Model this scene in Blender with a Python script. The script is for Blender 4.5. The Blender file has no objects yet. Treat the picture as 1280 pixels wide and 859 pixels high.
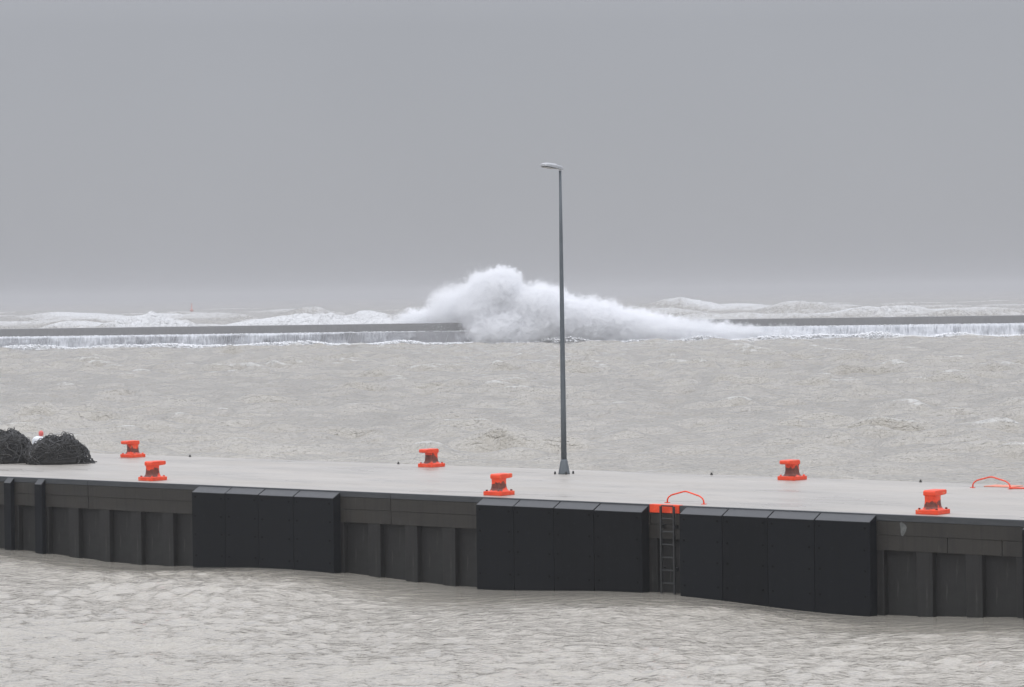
import bpy, bmesh, math, random
import numpy as np
from mathutils import Vector, Matrix, noise

# ------------------------------------------------------------------ camera
scene = bpy.context.scene
COL = scene.collection
F_PX = 3710.0
CAM_H = 7.24
cam_data = bpy.data.cameras.new('camera')
cam_data.sensor_width = 36.0
cam_data.lens = 36.0 * F_PX / 1280.0
cam_data.clip_start = 0.5
cam_data.clip_end = 30000
cam = bpy.data.objects.new('camera', cam_data)
COL.objects.link(cam)
cam.matrix_world = (Matrix.Translation((0, 0, CAM_H)) @
                    Matrix.Rotation(math.pi / 2 - math.atan(62.5 / F_PX), 4, 'X') @
                    Matrix.Rotation(-0.0135, 4, 'Z'))
scene.camera = cam

# ------------------------------------------------------------------ sky
SKY_LOW = (0.373, 0.382, 0.416)
SKY_RISE = 5.6          # overcast sky: zenith = (1 + rise) x horizon
SUN_EL, SUN_AZ = math.radians(38), math.radians(200)
world = bpy.data.worlds.new('World')
scene.world = world
world.use_nodes = True
wn, wl = world.node_tree.nodes, world.node_tree.links
wn.clear()
w_out = wn.new('ShaderNodeOutputWorld')
w_bg = wn.new('ShaderNodeBackground'); w_bg.inputs['Strength'].default_value = 0.1
w_sky = wn.new('ShaderNodeTexSky'); w_sky.sky_type = 'NISHITA'; w_sky.sun_disc = False
w_sky.sun_elevation = SUN_EL; w_sky.sun_rotation = SUN_AZ
w_tc = wn.new('ShaderNodeTexCoord')
w_sep = wn.new('ShaderNodeSeparateXYZ')
wl.new(w_tc.outputs['Generated'], w_sep.inputs[0])
w_mx = wn.new('ShaderNodeMath'); w_mx.operation = 'MAXIMUM'; w_mx.inputs[1].default_value = 0.0
wl.new(w_sep.outputs['Z'], w_mx.inputs[0])
w_ma = wn.new('ShaderNodeMath'); w_ma.operation = 'MULTIPLY_ADD'
w_ma.inputs[1].default_value = SKY_RISE * 10; w_ma.inputs[2].default_value = 10.0
w_pw = wn.new('ShaderNodeMath'); w_pw.operation = 'SUBTRACT'; w_pw.use_clamp = True; w_pw.inputs[1].default_value = 0.09
wl.new(w_mx.outputs[0], w_pw.inputs[0])
wl.new(w_pw.outputs[0], w_ma.inputs[0])
w_no = wn.new('ShaderNodeTexNoise'); w_no.inputs['Scale'].default_value = 3.5
w_no.inputs['Detail'].default_value = 4
wl.new(w_tc.outputs['Generated'], w_no.inputs['Vector'])
w_nr = wn.new('ShaderNodeMapRange')
w_nr.inputs['To Min'].default_value = 0.90; w_nr.inputs['To Max'].default_value = 1.10
wl.new(w_no.outputs[0], w_nr.inputs[0])
w_mm = wn.new('ShaderNodeMath'); w_mm.operation = 'MULTIPLY'
wl.new(w_ma.outputs[0], w_mm.inputs[0]); wl.new(w_nr.outputs[0], w_mm.inputs[1])
w_sc = wn.new('ShaderNodeVectorMath'); w_sc.operation = 'SCALE'
w_sc.inputs[0].default_value = SKY_LOW
wl.new(w_mm.outputs[0], w_sc.inputs['Scale'])
w_mix = wn.new('ShaderNodeMixRGB'); w_mix.inputs[0].default_value = 0.04
wl.new(w_sc.outputs[0], w_mix.inputs[1]); wl.new(w_sky.outputs[0], w_mix.inputs[2])
wl.new(w_mix.outputs[0], w_bg.inputs['Color'])
wl.new(w_bg.outputs[0], w_out.inputs['Surface'])

sun_data = bpy.data.lights.new('sun', 'SUN')
sun_data.energy = 0.5
sun_data.angle = math.radians(50)
sun_data.color = (1.0, 0.97, 0.93)
sun = bpy.data.objects.new('sun', sun_data)
COL.objects.link(sun)
sun_dir = Vector((math.sin(SUN_AZ) * math.cos(SUN_EL), math.cos(SUN_AZ) * math.cos(SUN_EL), math.sin(SUN_EL)))
sun.rotation_euler = sun_dir.to_track_quat('Z', 'Y').to_euler()

scene.view_settings.view_transform = 'Standard'
scene.view_settings.look = 'None'
scene.view_settings.exposure = 0.0
scene.view_settings.gamma = 1.0
scene.view_settings.use_curve_mapping = False
scene.render.engine = 'CYCLES'
cy = scene.cycles
cy.use_denoising = True
cy.max_bounces = 24
cy.diffuse_bounces = 4
cy.glossy_bounces = 3
cy.volume_bounces = 20
cy.volume_max_steps = 256
cy.caustics_reflective = False
cy.caustics_refractive = False

random.seed(11)
rng = np.random.default_rng(7)

# ------------------------------------------------------------------ helpers
def link(o, parent=None):
    COL.objects.link(o)
    if parent is not None:
        o.parent = parent
    return o

def tag(o, label=None, cat=None, group=None, kind=None):
    if label: o['label'] = label
    if cat: o['category'] = cat
    if group: o['group'] = group
    if kind: o['kind'] = kind
    return o

def empty(name, loc=(0, 0, 0), rz=0.0):
    o = bpy.data.objects.new(name, None)
    o.empty_display_size = 0.2
    o.location = loc
    o.rotation_euler = (0, 0, rz)
    return link(o)

def mesh_obj(name, me, mat, parent=None, loc=(0, 0, 0), rz=0.0):
    if mat is not None and not me.materials:
        me.materials.append(mat)
    o = bpy.data.objects.new(name, me)
    o.location = loc
    o.rotation_euler = (0, 0, rz)
    return link(o, parent)

def bm_obj(name, bm, mat, parent=None, loc=(0, 0, 0), rz=0.0, smooth=False):
    bmesh.ops.recalc_face_normals(bm, faces=bm.faces)
    me = bpy.data.meshes.new(name)
    bm.to_mesh(me); bm.free()
    if smooth:
        me.polygons.foreach_set('use_smooth', [True] * len(me.polygons))
    return mesh_obj(name, me, mat, parent, loc, rz)

def box(bm, x0, x1, y0, y1, z0, z1, bevel=0.0, seg=1):
    vs = [bm.verts.new((x, y, z)) for z in (z0, z1) for y in (y0, y1) for x in (x0, x1)]
    fs = [bm.faces.new([vs[i] for i in f]) for f in
          ((0, 2, 3, 1), (4, 5, 7, 6), (0, 1, 5, 4), (2, 6, 7, 3), (0, 4, 6, 2), (1, 3, 7, 5))]
    if bevel > 0:
        es = list({e for f in fs for e in f.edges})
        bmesh.ops.bevel(bm, geom=es, offset=bevel, segments=seg, affect='EDGES', profile=0.5)
    return vs

def prism(bm, prof, x0, x1, bevel=0.0):
    """profile of (y, z) points swept along x"""
    a = [bm.verts.new((x0, y, z)) for y, z in prof]
    b = [bm.verts.new((x1, y, z)) for y, z in prof]
    k = len(prof)
    fs = [bm.faces.new(a), bm.faces.new(b[::-1])]
    for i in range(k):
        j = (i + 1) % k
        fs.append(bm.faces.new((a[i], b[i], b[j], a[j])))
    bmesh.ops.recalc_face_normals(bm, faces=fs)
    if bevel > 0:
        es = list({e for f in fs for e in f.edges})
        bmesh.ops.bevel(bm, geom=es, offset=bevel, segments=1, affect='EDGES')

def lathe(bm, prof, n=20, cx=0.0, cy_=0.0):
    rings = []
    for r, z in prof:
        rings.append([bm.verts.new((cx + r * math.cos(2 * math.pi * i / n), cy_ + r * math.sin(2 * math.pi * i / n), z)) for i in range(n)])
    for a, b in zip(rings, rings[1:]):
        for i in range(n):
            j = (i + 1) % n
            bm.faces.new((a[i], a[j], b[j], b[i]))
    bm.faces.new(rings[0][::-1]); bm.faces.new(rings[-1])

def tube(bm, pts, r, n=6, cap=True):
    pts = [Vector(p) for p in pts]
    rings = []
    prev = None
    for i, p in enumerate(pts):
        d = (pts[min(i + 1, len(pts) - 1)] - pts[max(i - 1, 0)]).normalized()
        if prev is None:
            ref = Vector((0, 0, 1)) if abs(d.z) < 0.9 else Vector((1, 0, 0))
            a = d.cross(ref).normalized()
        else:
            a = (prev - d * prev.dot(d))
            a = a.normalized() if a.length > 1e-6 else d.orthogonal().normalized()
        prev = a
        b = d.cross(a)
        rr = r[i] if isinstance(r, (list, tuple)) else r
        rings.append([bm.verts.new(p + (a * math.cos(2 * math.pi * k / n) + b * math.sin(2 * math.pi * k / n)) * rr) for k in range(n)])
    for a, b in zip(rings, rings[1:]):
        for k in range(n):
            j = (k + 1) % n
            bm.faces.new((a[k], a[j], b[j], b[k]))
    if cap:
        bm.faces.new(rings[0][::-1]); bm.faces.new(rings[-1])

# ------------------------------------------------------------------ materials
def new_mat(name):
    m = bpy.data.materials.new(name)
    m.use_nodes = True
    nt = m.node_tree
    bs = nt.nodes['Principled BSDF']
    return m, nt.nodes, nt.links, bs

def n_noise(N, L, scale, detail=4, rough=0.6, vec=None, mapscale=None, coord='Object'):
    tc = N.new('ShaderNodeTexCoord')
    t = N.new('ShaderNodeTexNoise')
    t.inputs['Scale'].default_value = scale
    t.inputs['Detail'].default_value = detail
    t.inputs['Roughness'].default_value = rough
    src = tc.outputs[coord] if vec is None else vec
    if mapscale:
        mp = N.new('ShaderNodeMapping')
        mp.inputs['Scale'].default_value = mapscale
        L.new(src, mp.inputs['Vector'])
        src = mp.outputs[0]
    L.new(src, t.inputs['Vector'])
    return t.outputs[0]

def n_ramp(N, L, fac, stops):
    r = N.new('ShaderNodeValToRGB')
    e = r.color_ramp.elements
    while len(e) < len(stops):
        e.new(0.5)
    for k, (p, c) in enumerate(stops):
        e[k].position = p
        e[k].color = (*c, 1) if not isinstance(c, (int, float)) else (c, c, c, 1)
    L.new(fac, r.inputs[0])
    return r.outputs[0]

def n_mix(N, L, fac, a, b):
    m = N.new('ShaderNodeMixRGB')
    if isinstance(fac, (int, float)): m.inputs[0].default_value = fac
    else: L.new(fac, m.inputs[0])
    for i, v in ((1, a), (2, b)):
        if isinstance(v, tuple): m.inputs[i].default_value = (*v, 1)
        else: L.new(v, m.inputs[i])
    return m.outputs[0]

def n_math(N, L, op, a, b=None, c=None, clamp=False):
    m = N.new('ShaderNodeMath'); m.operation = op; m.use_clamp = clamp
    for i, v in enumerate((a, b, c)):
        if v is None: continue
        if isinstance(v, (int, float)): m.inputs[i].default_value = v
        else: L.new(v, m.inputs[i])
    return m.outputs[0]

def n_bump(N, L, h, strength, dist, bs, normal=None):
    b = N.new('ShaderNodeBump')
    b.inputs['Strength'].default_value = strength
    b.inputs['Distance'].default_value = dist
    L.new(h, b.inputs['Height'])
    if normal is not None: L.new(normal, b.inputs['Normal'])
    if bs is not None: L.new(b.outputs[0], bs.inputs['Normal'])
    return b.outputs[0]

def simple_mat(name, c1, c2, scale, rough=(0.4, 0.6), bump=0.2, dist=0.01, mapscale=None, metal=0.0, detail=5):
    m, N, L, bs = new_mat(name)
    n = n_noise(N, L, scale, detail, 0.65, mapscale=mapscale)
    L.new(n_ramp(N, L, n, [(0.3, c1), (0.7, c2)]), bs.inputs['Base Color'])
    L.new(n_ramp(N, L, n, [(0.3, rough[0]), (0.7, rough[1])]), bs.inputs['Roughness'])
    bs.inputs['Metallic'].default_value = metal
    if bump:
        n_bump(N, L, n, bump, dist, bs)
    return m

def concrete_mat(name, c1, c2, streak=0.5, weed=False):
    m, N, L, bs = new_mat(name)
    big = n_noise(N, L, 1.1, 5, 0.6)
    fine = n_noise(N, L, 22, 6, 0.7)
    run = n_noise(N, L, 1.0, 4, 0.6, mapscale=(9, 9, 0.35))
    col = n_ramp(N, L, big, [(0.3, c1), (0.7, c2)])
    dark = tuple(v * 0.45 for v in c1)
    col = n_mix(N, L, n_math(N, L, 'MULTIPLY', n_ramp(N, L, run, [(0.48, 0.0), (0.68, 1.0)]), streak), col, dark)
    pale = tuple(v * 1.7 for v in c2)
    col = n_mix(N, L, n_math(N, L, 'MULTIPLY', n_ramp(N, L, n_noise(N, L, 1.0, 5, 0.7, mapscale=(14, 14, 0.8)), [(0.62, 0.0), (0.75, 1.0)]), 0.35), col, pale)
    if weed:
        geo = N.new('ShaderNodeNewGeometry'); sz = N.new('ShaderNodeSeparateXYZ'); L.new(geo.outputs['Position'], sz.inputs[0])
        edge = n_noise(N, L, 1.0, 5, 0.7, mapscale=(2.2, 2.2, 0.5))
        tide = n_ramp(N, L, n_math(N, L, 'SUBTRACT', n_math(N, L, 'MULTIPLY_ADD', edge, 1.6, 0.0), sz.outputs['Z']), [(0.0, 0.0), (0.35, 1.0)])
        col = n_mix(N, L, n_math(N, L, 'MULTIPLY', tide, 0.65), col, (0.006, 0.0065, 0.0045))
        lime = n_ramp(N, L, n_noise(N, L, 1.0, 6, 0.75, mapscale=(6, 6, 0.55)), [(0.60, 0.0), (0.70, 1.0)])
        col = n_mix(N, L, n_math(N, L, 'MULTIPLY', lime, 0.30), col, (0.10, 0.098, 0.088))
    L.new(n_mix(N, L, n_math(N, L, 'MULTIPLY', fine, 0.35), col, dark), bs.inputs['Base Color'])
    L.new(n_ramp(N, L, big, [(0.3, 0.5), (0.7, 0.8)]), bs.inputs['Roughness'])
    n_bump(N, L, fine, 0.4, 0.01, bs)
    return m

MAT = {}
MAT['beam'] = concrete_mat('wet_beam_concrete', (0.016, 0.0138, 0.0102), (0.031, 0.0272, 0.0205), 0.6, True)
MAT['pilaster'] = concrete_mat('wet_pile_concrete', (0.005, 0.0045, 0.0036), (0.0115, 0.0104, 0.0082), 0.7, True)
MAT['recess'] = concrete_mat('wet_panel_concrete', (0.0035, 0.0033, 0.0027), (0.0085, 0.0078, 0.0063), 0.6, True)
MAT['edge'] = simple_mat('edge_steel', (0.030, 0.034, 0.038), (0.052, 0.056, 0.060), 3, (0.35, 0.6), 0.3, 0.004, (1, 1, 6))

# rubber fender facing
m, N, L, bs = new_mat('fender_facing')
run = n_noise(N, L, 1.0, 5, 0.65, mapscale=(7, 7, 0.4))
sc = n_noise(N, L, 9, 6, 0.7)
c = n_ramp(N, L, run, [(0.35, (0.0025, 0.0030, 0.0037)), (0.72, (0.0055, 0.0065, 0.0078))])
c = n_mix(N, L, n_math(N, L, 'MULTIPLY', n_ramp(N, L, sc, [(0.62, 0.0), (0.72, 1.0)]), 0.30), c, (0.030, 0.033, 0.036))
oi = N.new('ShaderNodeObjectInfo')
scr = n_ramp(N, L, n_noise(N, L, 1.0, 6, 0.8, mapscale=(16, 16, 0.5)), [(0.66, 0.0), (0.72, 1.0)])
c = n_mix(N, L, n_math(N, L, 'MULTIPLY', scr, 0.35), c, (0.05, 0.053, 0.056))
c = n_mix(N, L, n_math(N, L, 'MULTIPLY', oi.outputs['Random'], 0.40), c, (0.011, 0.013, 0.016))
L.new(c, bs.inputs['Base Color'])
L.new(n_ramp(N, L, run, [(0.3, 0.42), (0.7, 0.62)]), bs.inputs['Roughness'])
bs.inputs['Specular IOR Level'].default_value = 0.10
n_bump(N, L, sc, 0.25, 0.006, bs)
MAT['fender'] = m
MAT['fender_sky_lit'] = simple_mat('sky_lit_grey_rubber', (0.019, 0.021, 0.023), (0.040, 0.043, 0.046), 4, (0.35, 0.55), 0.2, 0.004)  # fender rubber painted lighter, as the sky brightens the sloping top
MAT['bolt'] = simple_mat('dark_bolt', (0.002, 0.002, 0.002), (0.004, 0.004, 0.004), 30, (0.9, 1.0), 0)
MAT['bolt'].node_tree.nodes['Principled BSDF'].inputs['Specular IOR Level'].default_value = 0.05

# wet deck
m, N, L, bs = new_mat('wet_deck')
st = n_noise(N, L, 1.0, 5, 0.6, mapscale=(0.16, 0.55, 1))
pu = n_noise(N, L, 0.55, 4, 0.55, mapscale=(0.35, 1.0, 1))
fi = n_noise(N, L, 14, 5, 0.7)
c = n_ramp(N, L, st, [(0.3, (0.312, 0.291, 0.256)), (0.7, (0.382, 0.357, 0.318))])
c = n_mix(N, L, n_math(N, L, 'MULTIPLY', n_ramp(N, L, n_noise(N, L, 1, 6, 0.7, mapscale=(0.5, 1.6, 1)), [(0.57, 0.0), (0.70, 1.0)]), 0.45), c, (0.13, 0.125, 0.118))
L.new(c, bs.inputs['Base Color'])
L.new(n_ramp(N, L, pu, [(0.36, 0.26), (0.64, 0.56)]), bs.inputs['Roughness'])
n_bump(N, L, fi, 0.12, 0.004, bs)
MAT['deck'] = m

# orange paint with rubbed patches
def orange_mat(name, wear):
    m, N, L, bs = new_mat(name)
    oi = N.new('ShaderNodeObjectInfo')
    tc = N.new('ShaderNodeTexCoord')
    ad = N.new('ShaderNodeVectorMath'); ad.operation = 'ADD'
    L.new(tc.outputs['Object'], ad.inputs[0])
    cmb = N.new('ShaderNodeCombineXYZ')
    L.new(n_math(N, L, 'MULTIPLY', oi.outputs['Random'], 37.0), cmb.inputs[0])
    L.new(cmb.outputs[0], ad.inputs[1])
    a = n_noise(N, L, 5, 5, 0.6, vec=ad.outputs[0])
    b = n_noise(N, L, 24, 5, 0.7, vec=ad.outputs[0])
    c = n_ramp(N, L, a, [(0.3, (0.70, 0.048, 0.010)), (0.7, (0.88, 0.075, 0.018))])
    c = n_mix(N, L, n_math(N, L, 'MULTIPLY', n_ramp(N, L, b, [(0.58, 0.0), (0.70, 1.0)]), wear), c, (0.30, 0.09, 0.035))
    c = n_mix(N, L, n_math(N, L, 'MULTIPLY', n_ramp(N, L, a, [(0.62, 0.0), (0.68, 1.0)]), wear), c, (0.55, 0.30, 0.16))
    L.new(c, bs.inputs['Base Color'])
    bs.inputs['Roughness'].default_value = 0.45
    n_bump(N, L, b, 0.2, 0.004, bs)
    return m, N, L, bs, c, ad
m, N, L, bs, c, ad = orange_mat('orange_paint', 0.75)
MAT['orange'] = m
m, N, L, bs, c, ad = orange_mat('rope_rubbed_orange_paint', 0.6)
tc = N.new('ShaderNodeTexCoord'); sp = N.new('ShaderNodeSeparateXYZ'); L.new(tc.outputs['Object'], sp.inputs[0])
nn = n_noise(N, L, 4.0, 4, 0.6, vec=ad.outputs[0])
h = n_math(N, L, 'ABSOLUTE', n_math(N, L, 'SUBTRACT', sp.outputs['Z'], 0.215))
h = n_math(N, L, 'SUBTRACT', n_math(N, L, 'MULTIPLY_ADD', nn, 0.75, -0.26), h)
wear = n_ramp(N, L, h, [(0.0, 0.0), (0.03, 1.0)])
rust = n_ramp(N, L, n_noise(N, L, 18.0, 5, 0.7, vec=ad.outputs[0]), [(0.4, (0.022, 0.016, 0.013)), (0.62, (0.11, 0.042, 0.022))])
c2 = n_mix(N, L, n_math(N, L, 'MULTIPLY', wear, 0.9), c, rust)
L.new(c2, bs.inputs['Base Color'])
MAT['orange_worn'] = m

MAT['faded'] = simple_mat('faded_orange_paint', (0.60, 0.16, 0.09), (0.66, 0.26, 0.18), 6, (0.5, 0.7), 0)
MAT['galv'] = simple_mat('weathered_galvanised_steel', (0.085, 0.100, 0.112), (0.13, 0.148, 0.16), 6, (0.45, 0.65), 0.1, 0.003, (4, 4, 0.6), metal=0.2)
MAT['head'] = simple_mat('light_grey_lamp_housing', (0.33, 0.34, 0.35), (0.42, 0.43, 0.44), 5, (0.4, 0.5), 0)
MAT['glass'] = simple_mat('lamp_glass', (0.16, 0.165, 0.17), (0.22, 0.225, 0.23), 20, (0.15, 0.2), 0)
MAT['ladder'] = simple_mat('galvanised_ladder', (0.016, 0.017, 0.017), (0.038, 0.04, 0.04), 12, (0.4, 0.6), 0.1, 0.003, metal=0.2)
MAT['net'] = simple_mat('wet_black_net_twine', (0.006, 0.006, 0.006), (0.028, 0.027, 0.025), 9, (0.35, 0.6), 0.2, 0.01)
MAT['net_light'] = simple_mat('worn_net_twine', (0.03, 0.03, 0.028), (0.085, 0.082, 0.075), 7, (0.4, 0.6), 0)
MAT['white'] = simple_mat('white_plastic', (0.62, 0.64, 0.66), (0.75, 0.76, 0.77), 8, (0.35, 0.5), 0)
MAT['pink'] = simple_mat('faded_red_plastic', (0.62, 0.10, 0.09), (0.72, 0.17, 0.14), 8, (0.35, 0.5), 0)
MAT['blotch'] = simple_mat('pale_dried_paint', (0.05, 0.055, 0.053), (0.15, 0.155, 0.15), 9, (0.7, 0.9), 0)
MAT['stud'] = simple_mat('black_iron', (0.012, 0.012, 0.012), (0.03, 0.028, 0.026), 14, (0.5, 0.7), 0)
MAT['buoy'] = simple_mat('red_buoy_paint', (0.50, 0.24, 0.21), (0.55, 0.28, 0.25), 3, (0.4, 0.5), 0)
MAT['sea_wall'] = concrete_mat('breakwater_concrete', (0.19, 0.19, 0.19), (0.24, 0.24, 0.237), 0.3)
MAT['apron'] = concrete_mat('breakwater_apron_concrete', (0.26, 0.262, 0.275), (0.34, 0.342, 0.355), 0.25)

# sea water and foam
def water_mat(name, deep, pale, foam_col, bumps, rough, foam_scale):
    m, N, L, bs = new_mat(name)
    tc = N.new('ShaderNodeTexCoord')
    big = n_noise(N, L, 0.05, 5, 0.6)
    c = n_ramp(N, L, big, [(0.3, deep), (0.7, pale)])
    at = N.new('ShaderNodeAttribute'); at.attribute_name = 'foam'
    brk = n_noise(N, L, foam_scale, 8, 0.8, mapscale=(1, 0.5, 1.6))
    fm = n_math(N, L, 'SUBTRACT', n_math(N, L, 'ADD', at.outputs['Fac'], brk), 0.92)
    fm = n_ramp(N, L, fm, [(0.0, 0.0), (0.42, 1.0)])
    fac = n_math(N, L, 'MULTIPLY', fm, 0.95)
    L.new(n_mix(N, L, fac, c, foam_col), bs.inputs['Base Color'])
    L.new(n_mix(N, L, fac, (rough,) * 3, (0.75,) * 3), bs.inputs['Roughness'])
    bs.inputs['IOR'].default_value = 1.333
    bs.inputs['Specular IOR Level'].default_value = 1.0
    nrm = None
    for k, (s, st_, d, ms) in enumerate(bumps):
        nz = n_noise(N, L, s, 5 if k == 0 else 3, 0.62, mapscale=ms)
        if k > 0:                       # sharp-crested wavelets
            tx = nz.node
            tx.noise_type = 'RIDGED_MULTIFRACTAL'
            tx.normalize = True
            tx.inputs['Offset'].default_value = 1.0
            tx.inputs['Gain'].default_value = 1.6
        ru = N.new('ShaderNodeAttribute'); ru.attribute_name = 'ruffled'
        nrm = n_bump(N, L, n_math(N, L, 'MULTIPLY', nz, ru.outputs['Fac']), st_, d, bs if k == len(bumps) - 1 else None, nrm)
    return m
MAT['water'] = water_mat('muddy_harbour_water', (0.336, 0.311, 0.261), (0.388, 0.361, 0.307), (0.70, 0.70, 0.68),
                         [(0.75, 1.0, 0.20, (0.8, 1.0, 1)), (1.7, 1.0, 0.055, (0.75, 1.0, 1)), (6.0, 1.0, 0.024, (0.75, 1.0, 1))], 0.06, 0.8)
MAT['sea'] = water_mat('muddy_open_sea', (0.274, 0.258, 0.226), (0.325, 0.308, 0.274), (0.60, 0.605, 0.605),
                       [(0.12, 1.0, 0.8, (1, 0.7, 1)), (0.5, 1.0, 0.3, (1, 0.8, 1))], 0.2, 0.6)
m, N, L, bs = new_mat('white_foam')
nz = n_noise(N, L, 3.0, 5, 0.7)
L.new(n_ramp(N, L, nz, [(0.3, (0.62, 0.63, 0.64)), (0.7, (0.80, 0.81, 0.82))]), bs.inputs['Base Color'])
bs.inputs['Roughness'].default_value = 0.8
MAT['foam'] = m
m, N, L, bs = new_mat('falling_white_water')
L.new(n_ramp(N, L, n_noise(N, L, 2.0, 4, 0.7, mapscale=(1, 1, 0.2)), [(0.3, (0.42, 0.44, 0.47)), (0.7, (0.66, 0.68, 0.71))]), bs.inputs['Base Color'])
bs.inputs['Roughness'].default_value = 0.6
MAT['fall'] = m

# ------------------------------------------------------------------ water surfaces
YAW = math.radians(39.3)
U = np.array([math.cos(YAW), -math.sin(YAW)])
NV = np.array([math.sin(YAW), math.cos(YAW)])
ORG = np.array([0.0, 73.2])
DZ = 2.18
def Q(s, t, z=0.0):
    p = ORG + U * s + NV * t
    return (float(p[0]), float(p[1]), z)

def grid_mesh(name, X, Y, Z, foam, mat):
    nr, nc = X.shape
    co = np.stack([X, Y, Z], -1).reshape(-1, 3).astype(np.float32)
    idx = np.arange(nr * nc).reshape(nr, nc)
    q = np.stack([idx[:-1, :-1], idx[:-1, 1:], idx[1:, 1:], idx[1:, :-1]], -1).reshape(-1, 4)
    me = bpy.data.meshes.new(name)
    me.vertices.add(len(co)); me.vertices.foreach_set('co', co.ravel())
    me.loops.add(q.size); me.loops.foreach_set('vertex_index', q.ravel().astype(np.int32))
    me.polygons.add(len(q))
    me.polygons.foreach_set('loop_start', np.arange(0, q.size, 4, dtype=np.int32))
    me.polygons.foreach_set('loop_total', np.full(len(q), 4, dtype=np.int32))
    me.polygons.foreach_set('use_smooth', np.ones(len(q), dtype=bool))
    me.update(calc_edges=True)
    a = me.attributes.new('foam', 'FLOAT', 'POINT')
    a.data.foreach_set('value', foam.ravel().astype(np.float32))
    me.validate()
    return mesh_obj(name, me, mat)

def waves(X, Y, lam, amp, dirs, spacing, rg, sharp=0.8):
    """sum of trochoidal waves; those shorter than the local mesh can carry are faded out"""
    dx = np.zeros_like(X); dy = np.zeros_like(X); dz = np.zeros_like(X)
    for l, a, th in zip(lam, amp, dirs):
        k = 2 * math.pi / l
        ph = rg.uniform(0, 2 * math.pi)
        cx, sx = math.cos(th), math.sin(th)
        p = k * (X * cx + Y * sx) + ph
        fade = np.clip((l / spacing - 2.5) / 2.5, 0, 1)
        s_, c_ = np.sin(p), np.cos(p)
        dz += a * c_ * fade
        dx -= sharp * a * cx * s_ * fade
        dy -= sharp * a * sx * s_ * fade
    return dx, dy, dz

def value_noise(X, Y, scale, seed):
    rg = np.random.default_rng(seed)
    g = rg.random((256, 256))
    x = X / scale; y = Y / scale
    xi = np.floor(x).astype(int); yi = np.floor(y).astype(int)
    fx = x - xi; fy = y - yi
    fx = fx * fx * (3 - 2 * fx); fy = fy * fy * (3 - 2 * fy)
    a = g[yi % 256, xi % 256]; b = g[yi % 256, (xi + 1) % 256]
    c = g[(yi + 1) % 256, xi % 256]; d = g[(yi + 1) % 256, (xi + 1) % 256]
    return (a * (1 - fx) + b * fx) * (1 - fy) + (c * (1 - fx) + d * fx) * fy

# harbour water, from behind the camera to the breakwater
ys = [-60.0, -30.0, -10.0, 5.0, 15.0, 25.0, 32.0, 38.0, 43.0, 46.0]
while ys[-1] < 436:
    y = ys[-1]
    ys.append(y + min(0.85, max(0.10, y * y / 42000)))
ys = np.array(ys)
NCOL = 540
uu = np.linspace(-1, 1, NCOL)
half = np.clip(ys * 0.173 * 1.35 + 5.0, 60 * (ys < 30), None)
Xg = uu[None, :] * half[:, None]
Yg = np.repeat(ys[:, None], NCOL, 1)
sp_y = np.gradient(ys)[:, None]
spac = np.maximum(np.broadcast_to(sp_y, Xg.shape), (2 * half / NCOL)[:, None])
nw = 96
rg1 = np.random.default_rng(3)
lam = np.exp(rg1.uniform(math.log(0.36), math.log(4.5), nw))
th = math.radians(240) + rg1.normal(0, 0.65, nw)
amp = 0.0036 * np.where(lam < 1.2, lam ** 0.25, 1.046 * (lam / 1.2) ** -0.25) * rg1.uniform(0.6, 1.3, nw)
dx, dy, dz = waves(Xg, Yg, lam, amp, th, spac, rg1, 0.9)
lam2 = np.exp(rg1.uniform(math.log(2.5), math.log(9.0), 36))
dx2, dy2, dz2 = waves(Xg, Yg, lam2, 0.021 * lam2 ** 0.6 * rg1.uniform(0.6, 1.3, 36), math.radians(240) + rg1.normal(0, 0.8, 36), spac, rg1, 0.9)
fetch = np.clip((Yg - 85) / 70, 0.12, 1.0)
dx, dy, dz = dx + dx2 * fetch, dy + dy2 * fetch, dz + dz2 * fetch
# gusts make the chop uneven
S = (Xg - ORG[0]) * U[0] + (Yg - ORG[1]) * U[1]
T = (Xg - ORG[0]) * NV[0] + (Yg - ORG[1]) * NV[1]
lee_w = 0.6 + 3.4 * value_noise(S, S * 0, 4.2, 41) ** 1.6 + 0.5 * (value_noise(S, T, 0.6, 42) - 0.5)
calm = np.exp(-(np.clip(-T - 0.45, 0, None) / lee_w) ** 2) * (T < 3)
gust = 0.55 + 0.9 * value_noise(Xg, Yg * 0.7, 9.0, 5) * (0.5 + value_noise(Xg, Yg, 31.0, 6))
gust = gust * (1 - 0.965 * calm)
dx, dy, dz = dx * gust, dy * gust, dz * gust
# the slow swell that runs along the pier
swell = 0.10 * np.cos(2 * math.pi * (S + 0.35 * T - 4.2) / 11.7) * np.exp(-((T + 2) / 9.0) ** 2)
Zg = dz + swell
crest = dz / (np.abs(dz).mean() + 1e-6)
foam = np.clip((crest - 2.8) * 0.30, 0, 0.60) * (value_noise(Xg, Yg, 9.0, 8) > 0.62) * (Yg > 92)
foam += np.clip(1 - np.abs(Yg - 428.5) / (4.5 + 4 * value_noise(Xg, Yg * 0, 9.0, 9)), 0, 1) * 0.75
foam = np.where(Yg < 44, 0, foam)
water = grid_mesh('harbour_water', Xg + dx, Yg + dy, Zg, foam, MAT['water'])
ca = water.data.attributes.new('ruffled', 'FLOAT', 'POINT')
ca.data.foreach_set('value', ((1 - 0.975 * calm) * np.where(T < 0, 0.55, np.clip(1.05 + (T - 10) * 0.005, 1.05, 1.5))).ravel().astype(np.float32))
tag(water, 'choppy grey-brown harbour water around the pier', kind='structure')

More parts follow.
